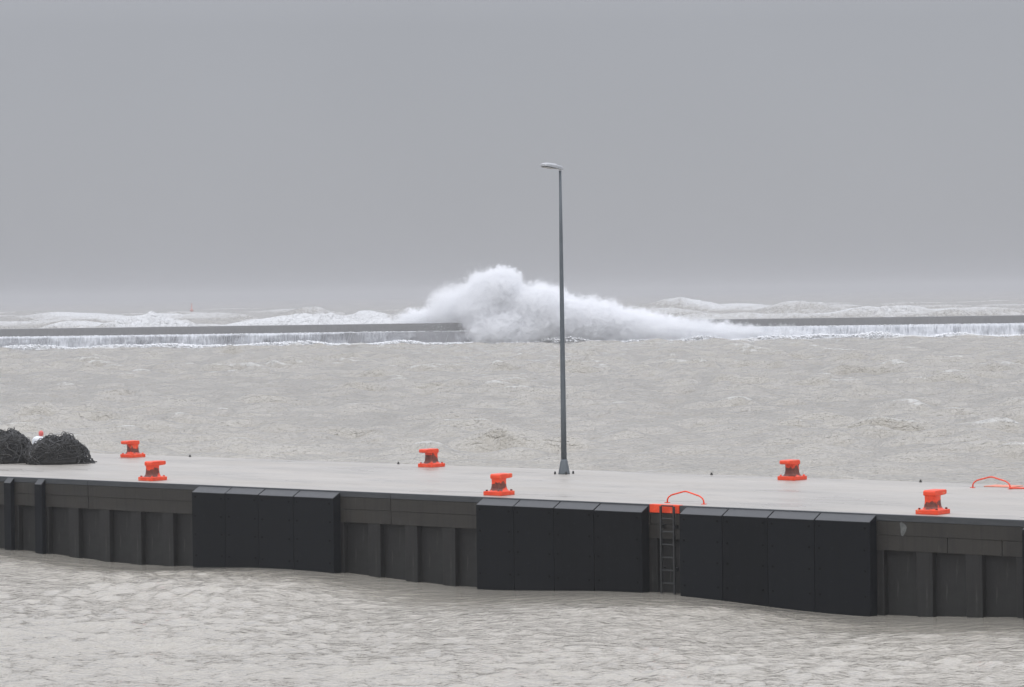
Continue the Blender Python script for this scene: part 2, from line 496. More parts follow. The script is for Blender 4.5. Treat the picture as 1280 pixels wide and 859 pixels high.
# open sea behind the breakwater
ys = [437.0]
while ys[-1] < 9000:
    y = ys[-1]
    ys.append(y + min(60.0, max(1.0, (y - 300) * (y - 300) / 60000 * 0.6 + 0.75)))
ys = np.array(ys)
NCOL = 460
uu = np.linspace(-1, 1, NCOL)
half = ys * 0.173 * 1.35 + 10
Xs = uu[None, :] * half[:, None]
Ys = np.repeat(ys[:, None], NCOL, 1)
spac = np.maximum(np.broadcast_to(np.gradient(ys)[:, None], Xs.shape), (2 * half / NCOL)[:, None])
rg2 = np.random.default_rng(21)
nw = 40
lam = np.exp(rg2.uniform(math.log(4.0), math.log(95.0), nw))
th = math.radians(250) + rg2.normal(0, 0.6, nw)
amp = 0.0135 * lam ** 0.85 * rg2.uniform(0.6, 1.3, nw)
dx, dy, dz = waves(Xs, Ys, lam, amp, th, spac, rg2, 0.85)
# single big breakers: x, y, height, half-width along crest, depth scale, foam
BREAKERS = [(-56, 476, 3.9, 12, 9, 0.60), (-80, 500, 3.0, 12, 10, 0.45), (-25, 520, 3.0, 15, 9, 0.50),
            (-14, 470, 2.0, 7, 7, 0.45), (57, 530, 4.5, 9, 10, 0.15), (30, 520, 2.4, 13, 9, 0.42),
            (38, 475, 1.6, 9, 8, 0.45), (90, 570, 2.8, 20, 10, 0.42), (84, 490, 1.6, 14, 8, 0.35), (20, 640, 2.6, 18, 12, 0.5),
            (-95, 640, 2.4, 30, 14, 0.4), (75, 760, 3.0, 16, 14, 0.5), (50, 900, 3.2, 20, 16, 0.45), (-60, 900, 3.0, 16, 16, 0.45),
            (0, 560, 2.0, 10, 9, 0.4), (-45, 610, 2.2, 12, 10, 0.4), (110, 680, 2.6, 14, 12, 0.4)]
breakz = np.zeros_like(Xs); bfoam = np.zeros_like(Xs)
for (bx, by, bh, bw, bd, bf) in BREAKERS:
    ridge = by + 2.5 * np.sin(Xs * 0.13 + bx) + 0.25 * (Xs - bx)*0.4
    g = np.exp(-np.abs((Xs - bx) / bw) ** 1.6)
    d = (Ys - ridge) / bd
    prof = np.where(d < 0, np.exp(-(d * 1.7) ** 2), np.exp(-(d * 0.8) ** 2))
    breakz += bh * g * prof
    bfoam = np.maximum(bfoam, bf * np.clip(g * 1.4, 0, 1) * np.exp(-((d + 0.25) / 0.75) ** 2))
rag = 0.5 * (value_noise(Xs, Ys, 1.3, 31) - 0.5) + 0.7 * (value_noise(Xs, Ys, 3.2, 32) - 0.5)
Zs = dz + breakz + rag * np.clip(bfoam * 2.2, 0, 1) * 1.4
cr = dz / dz.std()
foam = np.clip((cr - 0.45) * 0.36, 0, 0.7) * (0.4 + value_noise(Xs, Ys, 40, 33)) + bfoam
foam += 0.30 * np.clip(value_noise(Xs, Ys * 0.6, 26, 34) * 1.6 - 0.75, 0, 1)
sea = grid_mesh('open_sea', Xs + dx, Ys + dy, Zs, foam, MAT['sea'])
ca = sea.data.attributes.new('ruffled', 'FLOAT', 'POINT')
ca.data.foreach_set('value', np.ones(Xs.size, dtype=np.float32))
tag(sea, 'storm sea with breaking white crests beyond the breakwater', kind='structure')

# ------------------------------------------------------------------ pier
pier = empty('concrete_pier', Q(0, 0, 0), -YAW)
tag(pier, 'long low concrete pier with wet pale deck crossing the harbour', 'pier')
S0, S1, TW = -40.0, 26.0, 10.0
bm = bmesh.new(); box(bm, S0, S1, 0.02, TW, -1.2, DZ); bm_obj('deck', bm, MAT['deck'], pier)
# dark edge strip
joints = [S0, -30.0, -22.6, -15.36, -4.05, 4.21, 5.07, 16.5, S1]
for a, b in zip(joints, joints[1:]):
    if abs(a - 4.21) < 0.01:
        bm = bmesh.new(); box(bm, a, b, -0.065, 0.10, DZ - 0.185, DZ + 0.012, 0.006)
        o = bm_obj('painted_edge', bm, MAT['orange'], pier)
        o['label'] = 'bright orange painted edge above the ladder'
    else:
        bm = bmesh.new(); box(bm, a + 0.006, b - 0.006, -0.048, 0.06, DZ - 0.14, DZ + 0.006, 0.008)
        bm_obj('edge_strip', bm, MAT['edge'], pier)
# upper beam course, lower beam course
for a, b in zip(joints, joints[1:]):
    bm = bmesh.new(); box(bm, a + 0.008, b - 0.008, -0.036, 0.02, DZ - 0.455, DZ - 0.142, 0.006)
    bm_obj('beam_block', bm, MAT['beam'], pier)
low = [S0, -30.0, -22.6, -15.36, -9.5, -4.05, 2.0, 7.0, 12.35, 13.72, 19.0, S1]
for a, b in zip(low, low[1:]):
    bm = bmesh.new(); box(bm, a + 0.008, b - 0.008, -0.024, 0.02, DZ - 0.80, DZ - 0.458, 0.006)
    bm_obj('lower_beam_block', bm, MAT['beam'], pier)
# pilasters and recessed wall panels
PITCH, REC = 1.261, 0.85
k0, k1 = int((S0 + 17.05) / PITCH) + 1, int((S1 + 17.05) / PITCH) - 1
pil_me = rec_me = None
for k in range(k0, k1):
    s = -17.05 + PITCH * k
    if pil_me is None:
        bm = bmesh.new(); box(bm, 0, PITCH - REC, -0.020, 0.30, -1.2, DZ - 0.798, 0.012)
        o = bm_obj('pilaster', bm, MAT['pilaster'], pier); pil_me = o.data
        bm = bmesh.new(); box(bm, 0, REC, 0.0, 0.02, -1.2, DZ - 0.798)
        r = bm_obj('wall_panel', bm, MAT['recess'], pier); rec_me = r.data
    else:
        o = mesh_obj('pilaster', pil_me, None, pier); r = mesh_obj('wall_panel', rec_me, None, pier)
    o.location = (s + REC, 0, 0); r.location = (s, 0.0, 0)
# the panels sit back: cut the deck body back below the beams
bpy.data.objects.remove(bpy.data.objects['deck'])
bm = bmesh.new()
prism(bm, [(0.02, DZ), (TW, DZ), (TW, -1.2), (0.165, -1.2), (0.165, DZ - 0.796), (0.02, DZ - 0.796)], S0, S1)
bm_obj('deck', bm, MAT['deck'], pier)
for o in [c for c in pier.children if c.name.startswith('wall_panel')]:
    o.location.y = 0.14
bm = bmesh.new(); bmesh.ops.create_circle(bm, cap_ends=True, segments=14, radius=0.15)
for v in bm.verts:
    r_ = 1 + 0.25 * math.sin(3 * math.atan2(v.co.y, v.co.x) + 1) + random.uniform(-0.1, 0.1)
    v.co = Vector((v.co.x * 0.55 * r_, -0.0385, v.co.y * r_))
ret = bmesh.ops.extrude_face_region(bm, geom=bm.faces[:])
for e in ret['geom']:
    if isinstance(e, bmesh.types.BMVert): e.co.y += 0.004
o = bm_obj('paint_splatter', bm, MAT['blotch'], pier, (11.22, 0, DZ - 0.30))
o['label'] = 'pale grey paint splatter on the pier face'

# ------------------------------------------------------------------ fenders
bolt_me = None
def fender(seams, label, depth=0.28, bolts=True):
    global bolt_me
    s_mid = 0.5 * (seams[0] + seams[-1])
    root = empty('pier_fender', Q(s_mid, -0.05, 0), -YAW)
    tag(root, label, 'fender', 'black fenders along the pier face')
    for i, (a, b) in enumerate(zip(seams, seams[1:])):
        w = b - a - 0.016
        dj = random.uniform(-0.006, 0.006)
        bm = bmesh.new()
        prism(bm, [(0.0, DZ - 0.035), (-depth + dj, DZ - 0.175), (-depth + dj, -1.1), (0.0, -1.1)], 0.0, w, 0.007)
        p = bm_obj('panel', bm, MAT['fender'], root, (a + 0.008 - s_mid, 0, random.uniform(-0.006, 0.004)))
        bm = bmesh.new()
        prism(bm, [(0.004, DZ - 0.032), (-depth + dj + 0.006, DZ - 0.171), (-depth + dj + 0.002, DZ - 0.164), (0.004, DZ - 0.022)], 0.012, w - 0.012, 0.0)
        bm_obj('sky_lit_chamfer', bm, MAT['fender_sky_lit'], p)  # thin plate added over the chamfer to carry the painted sky light
        if not bolts: continue
        for bx in (0.13, w - 0.13):
            for bz in (DZ - 0.30, DZ - 0.80, DZ - 1.28, DZ - 1.85):
                if bolt_me is None:
                    bm = bmesh.new(); tube(bm, [(0, 0.0, 0), (0, -0.012, 0)], 0.027, 8)
                    o = bm_obj('bolt', bm, MAT['bolt'], p); bolt_me = o.data
                else:
                    o = mesh_obj('bolt', bolt_me, None, p)
                o.location = (bx + random.uniform(-.01, .01), -depth + dj - 0.001, bz + random.uniform(-.015, .015))
    return root
fender([-10.96, -9.70, -8.46, -7.20, -5.77], 'black four-panel fender nearest the dark net heaps')
fender([-0.97, 0.24, 1.50, 2.73, 4.18], 'black four-panel fender left of the ladder, below the middle bollard')
fender([5.27, 6.50, 7.77, 9.05, 10.54], 'black four-panel fender right of the ladder')
fender([14.38, 15.52, 16.80, 18.1, 19.5], 'black fender cut off by the right edge of the picture')
fender([-18.73, -18.42], 'narrow black fender post nearest the left picture edge', depth=0.15, bolts=False)
fender([-17.42, -17.10], 'second narrow black fender post from the left picture edge', depth=0.15, bolts=False)

# ------------------------------------------------------------------ ladder
lad = empty('steel_ladder', Q(4.80, -0.06, 0), -YAW)
tag(lad, 'grey steel ladder hung between two black fenders below the orange edge', 'ladder')
LW = 0.19
for sx in (-LW, LW):
    bm = bmesh.new(); box(bm, sx - 0.022, sx + 0.022, -0.13, -0.07, -1.0, DZ - 0.02, 0.005)
    bm_obj('rail', bm, MAT['ladder'], lad)
rm = None
for k in range(10):
    if rm is None:
        bm = bmesh.new(); tube(bm, [(-LW + 0.02, -0.10, 0), (LW - 0.02, -0.10, 0)], 0.017, 8)
        o = bm_obj('rung', bm, MAT['ladder'], lad); rm = o.data
    else:
        o = mesh_obj('rung', rm, None, lad)
    o.location.z = DZ - 0.005 - 0.305 * k
for z in (DZ - 0.5, DZ - 1.5):
    for sx in (-LW, LW):
        bm = bmesh.new(); box(bm, sx - 0.03, sx + 0.03, -0.068, 0.035, z - 0.04, z + 0.04)
        bm_obj('bracket', bm, MAT['ladder'], lad)

def hoop(s, t, label, w=1.08, h=0.29):
    o = empty('grab_hoop', Q(s, t, DZ), -YAW)
    tag(o, label, 'handrail', 'orange grab hoops above the pier ladders')
    pts = [(-w / 2, 0, 0), (-w / 2 + 0.01, 0, h * 0.30), (-w / 2 + 0.045, 0, h * 0.48), (-w / 2 + 0.13, 0, h * 0.66), (-0.06, 0, h * 0.97), (0, 0, h),
           (0.06, 0, h * 0.97), (w / 2 - 0.13, 0, h * 0.66), (w / 2 - 0.045, 0, h * 0.48), (w / 2 - 0.01, 0, h * 0.30), (w / 2, 0, 0)]
    bm = bmesh.new(); tube(bm, pts, 0.019, 8); bm_obj('bar', bm, MAT['orange'], o, smooth=True)
    for sx in (-w / 2, w / 2):
        bm = bmesh.new(); box(bm, sx - 0.05, sx + 0.05, -0.05, 0.05, 0.0, 0.014); bm_obj('foot_plate', bm, MAT['orange'], o)
hoop(4.77, 0.62, 'orange bent grab hoop on the near edge above the steel ladder')
hoop(8.45, 8.62, 'orange bent grab hoop at the far deck edge near the right picture edge')
# orange painted strip at the far edge
bm = bmesh.new(); box(bm, 7.95, 8.75, 9.1, 9.7, DZ + 0.001, DZ + 0.02, 0.004)
o = bm_obj('painted_far_edge', bm, MAT['faded'], pier); o['label'] = 'orange painted kerb piece at the far ladder'
bm = bmesh.new(); tube(bm, [Q2 for Q2 in [(9.0, 8.55, DZ + 0.03), (9.5, 8.75, DZ + 0.03), (10.2, 9.0, DZ + 0.03), (11.0, 9.1, DZ + 0.03), (12, 9.1, DZ + 0.03)]], 0.024, 6)
o = bm_obj('mooring_line', bm, MAT['orange'], None, Q(0, 0, 0), -YAW)
tag(o, 'thin orange line lying on the far deck edge at right', 'rope')

# ------------------------------------------------------------------ bollards
def make_bollard():
    root = empty('mooring_bollard')
    bm = bmesh.new()
    box(bm, -0.285, 0.285, -0.285, 0.285, 0.0, 0.105, 0.014, 2)
    bm_obj('base_plate', bm, MAT['orange'], root)
    # column: waisted rounded-square section, flaring into the base
    bm = bmesh.new()
    prof = [(0.215, 0.100), (0.185, 0.125), (0.162, 0.17), (0.150, 0.25), (0.147, 0.33), (0.150, 0.40), (0.160, 0.425)]
    n = 24; rings = []
    for hw, z in prof:
        ring = []
        for i in range(n):
            a = 2 * math.pi * (i + 0.5) / n
            ca, sa = math.cos(a), math.sin(a)
            e = 0.38
            ring.append(bm.verts.new((hw * math.copysign(abs(ca) ** e, ca), hw * math.copysign(abs(sa) ** e, sa), z)))
        rings.append(ring)
    for a, b in zip(rings, rings[1:]):
        for i in range(n):
            j = (i + 1) % n
            bm.faces.new((a[i], a[j], b[j], b[i]))
    bm.faces.new(rings[0][::-1]); bm.faces.new(rings[-1])
    bm_obj('column', bm, MAT['orange_worn'], root)
    # head with the horn reaching landward (+y)
    bm = bmesh.new()
    prism(bm, [(-0.165, 0.415), (-0.165, 0.505), (-0.13, 0.535), (0.34, 0.535), (0.372, 0.52), (0.372, 0.445), (0.34, 0.425), (0.17, 0.415)], -0.155, 0.155, 0.012)
    bm_obj('horn', bm, MAT['orange'], root)
    for sx in (-0.22, 0.22):
        for sy in (-0.22, 0.22):
            bm = bmesh.new(); lathe(bm, [(0.032, 0.104), (0.032, 0.132), (0.02, 0.142)], 6, sx, sy)
            bm_obj('bolt', bm, MAT['orange_worn'], root)
    return root
def copy_tree(o, parent=None):
    c = o.copy(); COL.objects.link(c); c.parent = parent
    for ch in o.children: copy_tree(ch, c)
    return c
boll = [(-13.63, 0.80, 0, 'orange horned bollard on the near edge, nearest the net heaps'),
        (-1.14, 0.80, 0, 'orange horned bollard on the near edge, above the fender left of the ladder'),
        (11.57, 0.66, 0, 'orange horned bollard on the near edge, right of the ladder'),
        (-22.98, 8.90, 1, 'orange horned bollard on the far edge, just right of the net heaps'),
        (-10.69, 9.25, 1, 'orange horned bollard on the far edge, left of the lamp post'),
        (2.09, 9.15, 1, 'orange horned bollard on the far edge, right of the lamp post')]
proto = make_bollard()
roots = [proto] + [copy_tree(proto) for _ in boll[1:]]
for o, (s, t, back, lab) in zip(roots, boll):
    o.location = Q(s, t, DZ)
    o.rotation_euler = (0, 0, -YAW + (math.pi if back else 0) + random.uniform(-0.04, 0.04))
    tag(o, lab, 'bollard', 'orange mooring bollards on the pier')

# ------------------------------------------------------------------ lamp post
lamp = empty('lamp_post', Q(-5.0, 8.33, DZ), -YAW)
tag(lamp, 'tall slim grey lamp post standing on the far side of the pier', 'lamp post')
bm = bmesh.new(); lathe(bm, [(0.165, 0.0), (0.160, 0.03), (0.130, 0.20), (0.098, 0.36), (0.085, 0.41)], 20); bm_obj('base_cover', bm, MAT['galv'], lamp, smooth=True)
bm = bmesh.new(); lathe(bm, [(0.080, 0.40), (0.074, 2.0), (0.062, 4.5), (0.048, 6.8), (0.036, 8.47)], 16); bm_obj('pole', bm, MAT['galv'], lamp, smooth=True)
for a in (0.2, 1.77, 3.34, 4.91):
    x, y = 0.26 * math.cos(a + YAW), 0.26 * math.sin(a + YAW)
    bm = bmesh.new(); lathe(bm, [(0.03, 0.0), (0.03, 0.05), (0.018, 0.08)], 6, x, y); bm_obj('anchor_bolt', bm, MAT['stud'], lamp)
head = empty('head_pivot', (0, 0, 0)); bpy.data.objects.remove(head)
# luminaire: slim housing reaching out toward the near edge, tilted up a little
bm = bmesh.new()
sec = [(0.07, 0.05, 0.075), (0.0, 0.06, 0.09), (-0.18, 0.075, 0.095), (-0.30, 0.13, 0.105), (-0.62, 0.135, 0.09), (-0.74, 0.12, 0.055), (-0.77, 0.09, 0.03)]
rings = []
for y, hw, hh in sec:
    zc = 8.47 + 0.05 - y * 0.10
    rings.append([bm.verts.new((x, y, z)) for x, z in ((-hw, zc - 0.02), (-hw * 0.95, zc + hh * 0.45), (-hw * 0.5, zc + hh), (hw * 0.5, zc + hh), (hw * 0.95, zc + hh * 0.45), (hw, zc - 0.02))])
for a, b in zip(rings, rings[1:]):
    for i in range(6):
        j = (i + 1) % 6
        bm.faces.new((a[i], a[j], b[j], b[i]))
bm.faces.new(rings[0][::-1]); bm.faces.new(rings[-1])
hd = bm_obj('lamp_head', bm, MAT['head'], lamp)
bm = bmesh.new()
vs = [bm.verts.new((x, y, 8.47 + 0.05 - y * 0.10 - dz_)) for dz_ in (0.016, 0.045) for x, y in ((-0.105, -0.30), (0.105, -0.30), (0.105, -0.70), (-0.105, -0.70))]
for f in ((0, 1, 2, 3), (4, 7, 6, 5), (0, 4, 5, 1), (1, 5, 6, 2), (2, 6, 7, 3), (3, 7, 4, 0)): bm.faces.new([vs[i] for i in f])
g = bm_obj('glass_panel', bm, MAT['glass'], hd)

# ------------------------------------------------------------------ fishing nets
def net_heap(loc, rx, ry, h, lumps, seed, label, n_str=260):
    rd = random.Random(seed)
    root = empty('fishing_net_heap', loc, 0)
    tag(root, label, 'fishing net', 'dark net heaps on the pier')
    def surf(a, f):
        """point on the heap: azimuth a, f=0 base rim .. 1 top"""
        ca, sa = math.cos(a), math.sin(a)
        rr = math.cos(f * math.pi / 2) ** 0.62
        wob = 1 + 0.13 * noise.noise(Vector((ca * 1.7, sa * 1.7, seed + f * 1.5)))
        x, y = rx * rr * ca * wob, ry * rr * sa * wob
        z = h * math.sin(f * math.pi / 2) * (1 + 0.18 * noise.noise(Vector((x * 1.6, y * 1.6, seed * 3.1))))
        for lx, lh, lw in lumps:
            z += lh * f * math.exp(-((x - lx) / lw) ** 2)
        return Vector((x, y, max(z, 0.0)))
    bm = bmesh.new()
    nu, nv = 40, 14
    rows = [[bm.verts.new(surf(2 * math.pi * i / nu, j / nv) * 0.95) for i in range(nu)] for j in range(nv)]
    for a, b in zip(rows, rows[1:]):
        for i in range(nu):
            k = (i + 1) % nu
            bm.faces.new((a[i], a[k], b[k], b[i]))
    bm.faces.new(rows[-1]); bm.faces.new(rows[0][::-1])
    bm_obj('net_bundle', bm, MAT['net'], root, smooth=True)
    for nm, mat, cnt in (('twine', MAT['net'], n_str), ('worn_twine', MAT['net_light'], n_str // 5)):
        bm = bmesh.new()
        for _ in range(cnt):
            a0 = rd.uniform(0, 2 * math.pi); a1 = a0 + rd.uniform(-1.6, 1.6)
            f0, f1 = rd.uniform(-0.0, 0.75), rd.uniform(0.25, 1.0)
            pts = []
            ns = 12
            w1, w2 = rd.uniform(3, 9), rd.uniform(0, 6)
            lift = rd.uniform(0.0, 0.05)
            for i in range(ns):
                t = i / (ns - 1)
                f = f0 + (f1 - f0) * t + 0.05 * math.sin(w1 * t + w2)
                p = surf(a0 + (a1 - a0) * t + 0.10 * math.sin(w1 * 1.7 * t + w2), min(max(f, 0.0), 0.97))
                p += p.normalized() * (lift * math.sin(math.pi * t) + 0.008 + rd.uniform(-0.006, 0.012))
                p.z = max(p.z, 0.012)
                pts.append(p)
            tube(bm, pts, rd.uniform(0.009, 0.02), 4)
        if nm == 'twine':
            for _ in range(90):       # small stray loops standing off the top
                a = rd.uniform(0, 2 * math.pi); f = rd.uniform(0.35, 0.97)
                c0 = surf(a, f); r_ = rd.uniform(0.03, 0.10)
                ax = Vector((rd.uniform(-1, 1), rd.uniform(-1, 1), rd.uniform(-.3, .3))).normalized()
                up = Vector((0, 0, 1)); sd = ax.cross(up).normalized()
                pts = [c0 + sd * r_ * math.sin(q) + up * r_ * (0.6 - math.cos(q)) * 0.9 for q in [k * math.pi / 5 for k in range(11)]]
                tube(bm, pts, rd.uniform(0.007, 0.013), 4)
        o = bm_obj(nm, bm, mat, root); o['kind'] = 'stuff'
    return root
net_heap((-14.08, 91.6, DZ), 0.93, 0.75, 0.74, [(0.30, 0.16, 0.22), (-0.30, 0.06, 0.18)], 2, 'nearer heap of wet black fishing net with a trailing right end')
net_heap((-15.80, 92.5, DZ), 0.84, 0.75, 0.88, [(0.2, 0.14, 0.2)], 5, 'heap of black fishing net cut off by the left picture edge')
bm = bmesh.new()
rdn = random.Random(4)
for _ in range(26):
    a = rdn.uniform(-0.5, 0.5); x0 = rdn.uniform(0.7, 0.95)
    pts = [(x0 + 0.28 * t * rdn.uniform(0.5, 1) , a + 0.1 * math.sin(5 * t), 0.18 * (1 - t) ** 1.5 * rdn.uniform(.4, 1) + 0.02) for t in [k / 6 for k in range(7)]]
    tube(bm, pts, 0.014, 4)
heap = [o for o in bpy.data.objects if o.name == 'fishing_net_heap'][0]
o = bm_obj('trailing_twine', bm, MAT['net'], heap); o['kind'] = 'stuff'

def float_obj(loc, r, squash, label, cap):
    o = empty('net_float', loc, 0.6)
    tag(o, label, 'float', 'plastic floats behind the net heaps')
    bm = bmesh.new(); lathe(bm, [(r * 0.3, 0.0), (r * 0.8, 0.16 * r), (r, 0.6 * r), (r, squash - 0.5 * r), (r * 0.75, squash - 0.15 * r), (r * 0.35, squash)], 16)
    bm_obj('body', bm, MAT['white'], o, smooth=True)
    if cap:
        bm = bmesh.new(); lathe(bm, [(0.05, squash), (0.075, squash + 0.03), (0.08, squash + 0.12), (0.04, squash + 0.17)], 10, 0.09, 0.0)
        bm_obj('cap', bm, MAT['pink'], o, smooth=True)
float_obj((-14.98, 93.6, DZ), 0.20, 0.76, 'white plastic float with red cap behind the two net heaps', True)
float_obj((-16.35, 93.6, DZ), 0.26, 0.98, 'white plastic float at the left picture edge behind the net', False)

# small iron rings along the far edge
sm = None
for i, s in enumerate((-21.36, -12.52, -1.04, 5.63)):
    if sm is None:
        bm = bmesh.new(); lathe(bm, [(0.04, 0.0), (0.04, 0.02), (0.024, 0.03), (0.024, 0.05), (0.034, 0.06), (0.015, 0.07)], 8)
        o = bm_obj('deck_stud', bm, MAT['stud'], None, Q(s, 9.85, DZ), -YAW); sm = o.data
    else:
        o = mesh_obj('deck_stud', sm, None, None, Q(s, 9.85, DZ), -YAW)
    tag(o, ['small black stud on the far deck edge nearest the nets', 'small black stud just left of the far bollard beside the lamp post',
            'small black stud on the far edge left of the rightmost far bollard', 'small black stud on the far edge near the far grab hoop'][i], 'stud', 'small studs on the far deck edge')

# ------------------------------------------------------------------ breakwater
bw = empty('breakwater', (0, 432, 0), 0)
tag(bw, 'long low grey concrete breakwater across the harbour mouth', 'breakwater')
BX = 150
bm = bmesh.new(); prism(bm, [(0.0, 1.80), (4.0, 1.86), (4.0, -2.5), (-0.5, -2.5)], -BX, BX); bm_obj('lower_wall', bm, MAT['apron'], bw)
bm = bmesh.new(); prism(bm, [(2.2, 1.90), (2.35, 3.02), (3.9, 3.06), (3.9, 1.90)], -BX, BX); bm_obj('parapet', bm, MAT['sea_wall'], bw)

# water pouring off the ledge: single strands
def cover(x):
    """how much of the lower wall the falling water hides"""
    if x < -30: return 0.60
    if x < -20: return 0.60 - 0.5 * (x + 30) / 10
    if x < 0: return 0.03
    if x < 25: return 1.2
    return 2.6 - 1.2 * min(1, max(0, (x - 50) / 30))
bm = bmesh.new()
rdf = random.Random(9)
x = -110.0
while x < 110:
    d = cover(x) * (0.55 + 0.9 * max(0, 0.5 + noise.noise(Vector((x * 0.21, 3.3, 0)))))
    x += rdf.expovariate(1.0) * 0.075 / max(d, 0.03)
    w = rdf.uniform(0.010, 0.032) * rdf.choice((1, 1, 1, 2.0))
    z0 = 1.86 + rdf.uniform(-0.03, 0.06) - (rdf.random() < 0.35) * rdf.uniform(0, 0.8); z1 = rdf.uniform(-0.2, 0.9) if rdf.random() < 0.45 else -0.2
    out = rdf.uniform(0.02, 0.35); lean = rdf.uniform(-0.45, -0.02)
    pr = []
    for k in range(4):
        t = k / 3
        z = z0 + (z1 - z0) * t ** 1.3
        yy = 431.9 - 0.45 * (1.86 - z) / 4.3 - out * t ** 0.6
        ww = w * (0.5 + t * 0.6) * (1.0 if k < 3 else 0.35)
        xx = x + lean * t
        pr.append([bm.verts.new((xx - ww, yy + 0.04, z)), bm.verts.new((xx, yy - ww * 0.6, z)), bm.verts.new((xx + ww, yy + 0.04, z))])
    for a, b in zip(pr, pr[1:]):
        bm.faces.new((a[0], a[1], b[1], b[0])); bm.faces.new((a[1], a[2], b[2], b[1]))
o = bm_obj('overflowing_water', bm, MAT['fall'])
tag(o, 'thin white strands of water pouring off the breakwater ledge', 'water', kind='stuff')

m, N, L, bs = new_mat('white_water_film')
at = N.new('ShaderNodeAttribute'); at.attribute_name = 'cover'
st1 = n_noise(N, L, 1.0, 5, 0.7, mapscale=(3.2, 1, 0.6))
st2 = n_noise(N, L, 1.0, 4, 0.6, mapscale=(0.30, 1, 0.35))
k = n_math(N, L, 'ADD', n_math(N, L, 'MULTIPLY', n_math(N, L, 'SUBTRACT', st1, 0.5), 1.1), n_math(N, L, 'MULTIPLY', n_math(N, L, 'SUBTRACT', st2, 0.5), 2.2))
k = n_math(N, L, 'ADD', k, at.outputs['Fac'], clamp=True)
L.new(k, bs.inputs['Alpha'])
L.new(n_ramp(N, L, st1, [(0.3, (0.50, 0.52, 0.55)), (0.7, (0.72, 0.735, 0.76))]), bs.inputs['Base Color'])
bs.inputs['Roughness'].default_value = 0.5
MAT['film'] = m
nx = 900
fx = np.linspace(-112, 112, nx)
prof_z = np.array([1.90, 1.86, 1.55, 1.0, 0.4, -0.2]); prof_y = np.array([432.35, 431.9, 431.78, 431.62, 431.45, 431.3])
XX = np.repeat(fx[None, :], 6, 0); ZZ = np.repeat(prof_z[:, None], nx, 1)
rip = np.array([noise.noise(Vector((v * 1.9, 0.2, 0.3))) for v in fx])
YY = prof_y[:, None] - 0.05 * rip[None, :] * np.linspace(0, 1, 6)[:, None]
cv = np.interp(fx, [-112, -60, -34, -22, -16, 0, 8, 24, 50, 78, 112], [0.52, 0.50, 0.36, 0.16, 0.02, 0.1, 0.6, 1.15, 1.1, 0.72, 0.7])
cov = np.repeat(cv[None, :], 6, 0) + np.array([0.7, 0.7, 0.1, 0.0, 0.0, 0.15])[:, None] * (cv[None, :] > 0.2)
film = grid_mesh('water_film', XX, YY, ZZ, cov, MAT['film'])
film.data.attributes['foam'].name = 'cover'
tag(film, 'sheet of white water sliding down the breakwater face', 'water', kind='stuff')

# foam: lips along the ledge and heaps along the foot, many small lumps
def lump(vl, fl, c, r, rd):
    b = len(vl)
    for (x, y, z) in ((0, 0, 1), (1, 0, 0), (0, 1, 0), (-1, 0, 0), (0, -1, 0), (0, 0, -1)):
        vl.append((c[0] + x * r * rd.uniform(.7, 1.4), c[1] + y * r * rd.uniform(.7, 1.4), c[2] + z * r * rd.uniform(.6, 1.0)))
    for f in ((0, 1, 2), (0, 2, 3), (0, 3, 4), (0, 4, 1), (5, 2, 1), (5, 3, 2), (5, 4, 3), (5, 1, 4)):
        fl.append(tuple(b + i for i in f))
vl, fl = [], []
rdl = random.Random(12)
x = -112.0
while x < 112:
    x += rdl.uniform(0.05, 0.16)
    if -14 < x < 0 and rdl.random() < 0.5: continue
    lump(vl, fl, (x, 431.95 + rdl.uniform(-0.1, 0.5), 1.86 + rdl.uniform(-0.02, 0.07)), rdl.uniform(0.05, 0.13), rdl)
for _ in range(30000):
    x = rdl.uniform(-112, 112)
    dens = 0.35 + 0.9 * max(0, 0.5 + noise.noise(Vector((x * 0.09, 0.4, 7))))
    if -14 < x < -1: dens *= 0.25
    if rdl.random() > dens: continue
    hgt = 0.22 + 0.8 * max(0, noise.noise(Vector((x * 0.16, 5.0, 1.7))) + 0.25)
    yy = 431.2 - abs(rdl.gauss(0, 1.6))
    lump(vl, fl, (x, yy, rdl.uniform(-0.05, hgt)), rdl.uniform(0.05, 0.22), rdl)
me = bpy.data.meshes.new('foam'); me.from_pydata(vl, [], fl); me.update()
o = mesh_obj('foam', me, MAT['foam'])
tag(o, 'white foam along the ledge and foot of the breakwater', 'foam', kind='stuff')

# ------------------------------------------------------------------ spray of the big wave
# (x, y, z, rx, ry, rz, strength)
LOBES = [(-3.2, 434.0, 5.4, 5.6, 5.0, 6.4, 1.0), (-1.0, 433.0, 8.0, 3.4, 3.5, 3.9, 1.0), (-8.5, 438.0, 4.8, 5.6, 4.0, 5.2, 0.6),
         (-14.2, 438.5, 3.1, 4.0, 2.6, 2.3, 1.0), (4.2, 432.0, 4.2, 6.4, 5.0, 5.4, 1.0), (11.0, 431.5, 2.6, 8.0, 4.5, 4.8, 1.0),
         (19.0, 431.3, 1.4, 7.6, 4.0, 3.8, 1.0), (26.5, 431.3, 1.0, 6.6, 3.4, 3.1, 0.6), (0.5, 430.8, 1.6, 8.5, 4.0, 3.4, 1.0), (32.0, 431.2, 0.8, 4.8, 3.0, 2.3, 0.55), (38.5, 431.0, 0.6, 6.0, 2.4, 1.9, 0.42), (45.5, 430.9, 0.4, 5.0, 2.0, 1.6, 0.32)]
CEN = (7.0, 434.0, 4.0)
bm = bmesh.new()
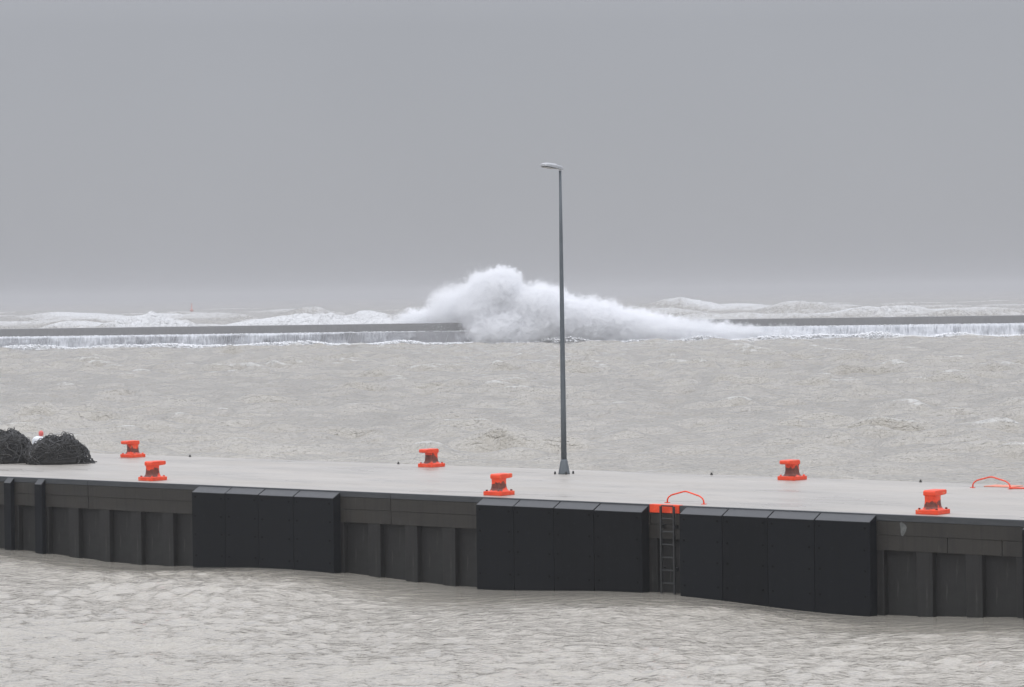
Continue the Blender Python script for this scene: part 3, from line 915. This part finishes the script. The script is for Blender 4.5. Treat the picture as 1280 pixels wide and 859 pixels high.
for (x, y, z, rx, ry, rz, _) in LOBES:
    ret = bmesh.ops.create_icosphere(bm, subdivisions=4, radius=1.0)
    for v in ret['verts']:
        d = v.co.normalized()
        k = 1.10 + 0.10 * noise.noise(d * 2.3 + Vector((x, y, z)))
        v.co = Vector((x - CEN[0] + d.x * rx * k, y - CEN[1] + d.y * ry * k, max(z - CEN[2] + d.z * rz * k, -CEN[2] - 0.4)))
me = bpy.data.meshes.new('tmp'); bm.to_mesh(me); bm.free()
tmp = bpy.data.objects.new('tmp', me); COL.objects.link(tmp)
rmod = tmp.modifiers.new('r', 'REMESH'); rmod.mode = 'VOXEL'; rmod.voxel_size = 0.45
dg = bpy.context.evaluated_depsgraph_get()
hull = bpy.data.meshes.new_from_object(tmp.evaluated_get(dg))
bpy.data.objects.remove(tmp)

m = bpy.data.materials.new('spray'); m.use_nodes = True
N, L = m.node_tree.nodes, m.node_tree.links
N.clear()
out = N.new('ShaderNodeOutputMaterial')
vol = N.new('ShaderNodeVolumePrincipled')
vol.inputs['Color'].default_value = (0.972, 0.975, 0.980, 1)
vol.inputs['Anisotropy'].default_value = 0.3
tc = N.new('ShaderNodeTexCoord')
P = tc.outputs['Object']
# turbulent distortion of the lookup point
nz = N.new('ShaderNodeTexNoise'); nz.inputs['Scale'].default_value = 0.33; nz.inputs['Detail'].default_value = 5; nz.inputs['Roughness'].default_value = 0.72
L.new(P, nz.inputs['Vector'])
sub = N.new('ShaderNodeVectorMath'); sub.operation = 'SUBTRACT'; sub.inputs[1].default_value = (0.5, 0.5, 0.5)
L.new(nz.outputs['Color'], sub.inputs[0])
scl = N.new('ShaderNodeVectorMath'); scl.operation = 'SCALE'; scl.inputs['Scale'].default_value = 2.8
L.new(sub.outputs[0], scl.inputs[0])
nz2 = N.new('ShaderNodeTexNoise'); nz2.inputs['Scale'].default_value = 1.3; nz2.inputs['Detail'].default_value = 4; nz2.inputs['Roughness'].default_value = 0.65
L.new(P, nz2.inputs['Vector'])
sub2 = N.new('ShaderNodeVectorMath'); sub2.operation = 'SUBTRACT'; sub2.inputs[1].default_value = (0.5, 0.5, 0.5)
L.new(nz2.outputs['Color'], sub2.inputs[0])
mad = N.new('ShaderNodeVectorMath'); mad.operation = 'MULTIPLY_ADD'; mad.inputs[1].default_value = (3.0, 3.0, 3.0)
L.new(sub2.outputs[0], mad.inputs[0]); L.new(scl.outputs[0], mad.inputs[2])
nz3 = N.new('ShaderNodeTexNoise'); nz3.inputs['Scale'].default_value = 4.2; nz3.inputs['Detail'].default_value = 2
L.new(P, nz3.inputs['Vector'])
sub3 = N.new('ShaderNodeVectorMath'); sub3.operation = 'SUBTRACT'; sub3.inputs[1].default_value = (0.5, 0.5, 0.5)
L.new(nz3.outputs['Color'], sub3.inputs[0])
mad3 = N.new('ShaderNodeVectorMath'); mad3.operation = 'MULTIPLY_ADD'; mad3.inputs[1].default_value = (1.5, 1.5, 1.5)
L.new(sub3.outputs[0], mad3.inputs[0]); L.new(mad.outputs[0], mad3.inputs[2])
add = N.new('ShaderNodeVectorMath'); add.operation = 'ADD'
L.new(P, add.inputs[0]); L.new(mad3.outputs[0], add.inputs[1])
tot = None
for (x, y, z, rx, ry, rz, st_) in LOBES:
    a = N.new('ShaderNodeVectorMath'); a.operation = 'SUBTRACT'; a.inputs[1].default_value = (x - CEN[0], y - CEN[1], z - CEN[2]); L.new(add.outputs[0], a.inputs[0])
    b = N.new('ShaderNodeVectorMath'); b.operation = 'DIVIDE'; b.inputs[1].default_value = (rx, ry, rz); L.new(a.outputs[0], b.inputs[0])
    d = N.new('ShaderNodeVectorMath'); d.operation = 'DOT_PRODUCT'; L.new(b.outputs[0], d.inputs[0]); L.new(b.outputs[0], d.inputs[1])
    s_ = n_math(N, L, 'MULTIPLY', n_math(N, L, 'SUBTRACT', 1.0, d.outputs['Value'], clamp=True), st_)
    tot = s_ if tot is None else n_math(N, L, 'ADD', tot, s_)
den = n_math(N, L, 'POWER', n_math(N, L, 'MULTIPLY', n_math(N, L, 'SUBTRACT', tot, 0.16), 1.9, clamp=True), 1.4)
fn = n_noise(N, L, 1.7, 8, 0.75)
den = n_math(N, L, 'MULTIPLY', den, n_math(N, L, 'POWER', n_math(N, L, 'MULTIPLY', fn, 2.0), 4.5))
den = n_math(N, L, 'MULTIPLY', den, 2.2)
L.new(den, vol.inputs['Density'])
L.new(vol.outputs[0], out.inputs['Volume'])
m.cycles.volume_step_rate = 0.08
MAT['spray'] = m
hull.materials.clear()
sp_root = empty('wave_splash', (CEN[0], CEN[1], 0), 0)
tag(sp_root, 'tall white burst of spray where a wave strikes the breakwater', 'splash')
hull.materials.append(m)
o = mesh_obj('spray_cloud', hull, None, sp_root, (0, 0, CEN[2]))
# coarser drops and torn water thrown out round the cloud
vl, fl = [], []
rds = random.Random(33)
for (x, y, z, rx, ry, rz, _) in LOBES:
    for _k in range(int(90 * rx)):
        d = Vector((rds.gauss(0, 1), rds.gauss(0, 1), rds.gauss(0, 1))).normalized()
        rr = 0.62 + 0.34 * rds.random() ** 1.3
        p = (x + d.x * rx * rr - CEN[0], y + d.y * ry * rr - CEN[1], z + d.z * rz * rr)
        if p[2] < 0.1: continue
        lump(vl, fl, p, rds.uniform(0.02, 0.07), rds)
for (x, y, z, rx, ry, rz, _) in LOBES[:6]:
    for _k in range(int(420 * rx)):
        d = Vector((rds.gauss(0, 1), rds.gauss(0, 1), rds.gauss(0, 1))).normalized()
        d.y = -abs(d.y)
        if noise.noise(Vector((d.x * rx * 0.9 + x, d.y * ry * 0.9, d.z * rz * 0.9 + z))) < 0.05: continue
        rr = 0.66 + 0.36 * rds.random() ** 1.6
        p = (x + d.x * rx * rr - CEN[0], y + d.y * ry * rr - CEN[1], z + d.z * rz * rr)
        if p[2] < 0.1: continue
        lump(vl, fl, p, rds.uniform(0.015, 0.05), rds)
for _j in range(420):       # torn sheets and strings of drops flung up from the wall
    bx = rds.gauss(0.5, 5.5) if rds.random() < 0.7 else rds.uniform(4, 30)
    hmax = max(1.2, 11.5 * math.exp(-((bx + 2.5) / 6.5) ** 2) + 5.5 * math.exp(-((bx - 9) / 11) ** 2) * rds.uniform(0.6, 1.0))
    v = hmax * rds.uniform(0.55, 0.96); dr = rds.uniform(-2.6, 0.9); y0 = rds.uniform(430.5, 435)
    t0 = rds.uniform(0.45, 0.8); nd = rds.randint(4, 14)
    for q in range(nd):
        t = t0 + (1.25 - t0) * q / nd
        z = v * (1 - (1 - t) ** 2)
        p = (bx + dr * t * t - CEN[0] + rds.gauss(0, 0.35), y0 + rds.gauss(0, 0.2) - CEN[1], z + rds.gauss(0, 0.3))
        lump(vl, fl, p, rds.uniform(0.015, 0.055), rds)
me = bpy.data.meshes.new('drops'); me.from_pydata(vl, [], fl); me.update()
o = mesh_obj('drops', me, MAT['foam'], sp_root); o['kind'] = 'stuff'

# ------------------------------------------------------------------ buoy out at sea
bu = empty('navigation_buoy', (-136.0, 1262, 2.0), 0)
tag(bu, 'small red navigation buoy in the haze beyond the breakwater', 'buoy')
bm = bmesh.new(); lathe(bm, [(0.4, -1.0), (0.75, -0.3), (0.75, 0.2), (0.40, 0.5), (0.26, 1.6), (0.20, 2.2)], 14); bm_obj('body', bm, MAT['buoy'], bu, smooth=True)
bm = bmesh.new(); lathe(bm, [(0.05, 2.2), (0.05, 2.4), (0.26, 2.42), (0.26, 2.85), (0.05, 2.87)], 10); bm_obj('topmark', bm, MAT['buoy'], bu)

# ------------------------------------------------------------------ haze
HAZE = 0.00045
m = bpy.data.materials.new('haze_air'); m.use_nodes = True
N, L = m.node_tree.nodes, m.node_tree.links
N.clear()
out = N.new('ShaderNodeOutputMaterial')
vol = N.new('ShaderNodeVolumePrincipled')
vol.inputs['Color'].default_value = (0.58, 0.584, 0.596, 1)
vol.inputs['Density'].default_value = HAZE
vol.inputs['Anisotropy'].default_value = 0.0
L.new(vol.outputs[0], out.inputs['Volume'])
bm = bmesh.new(); box(bm, -2600, 2600, -120, 9400, -6.0, 18.0)
o = bm_obj('haze', bm, m)
tag(o, kind='stuff')
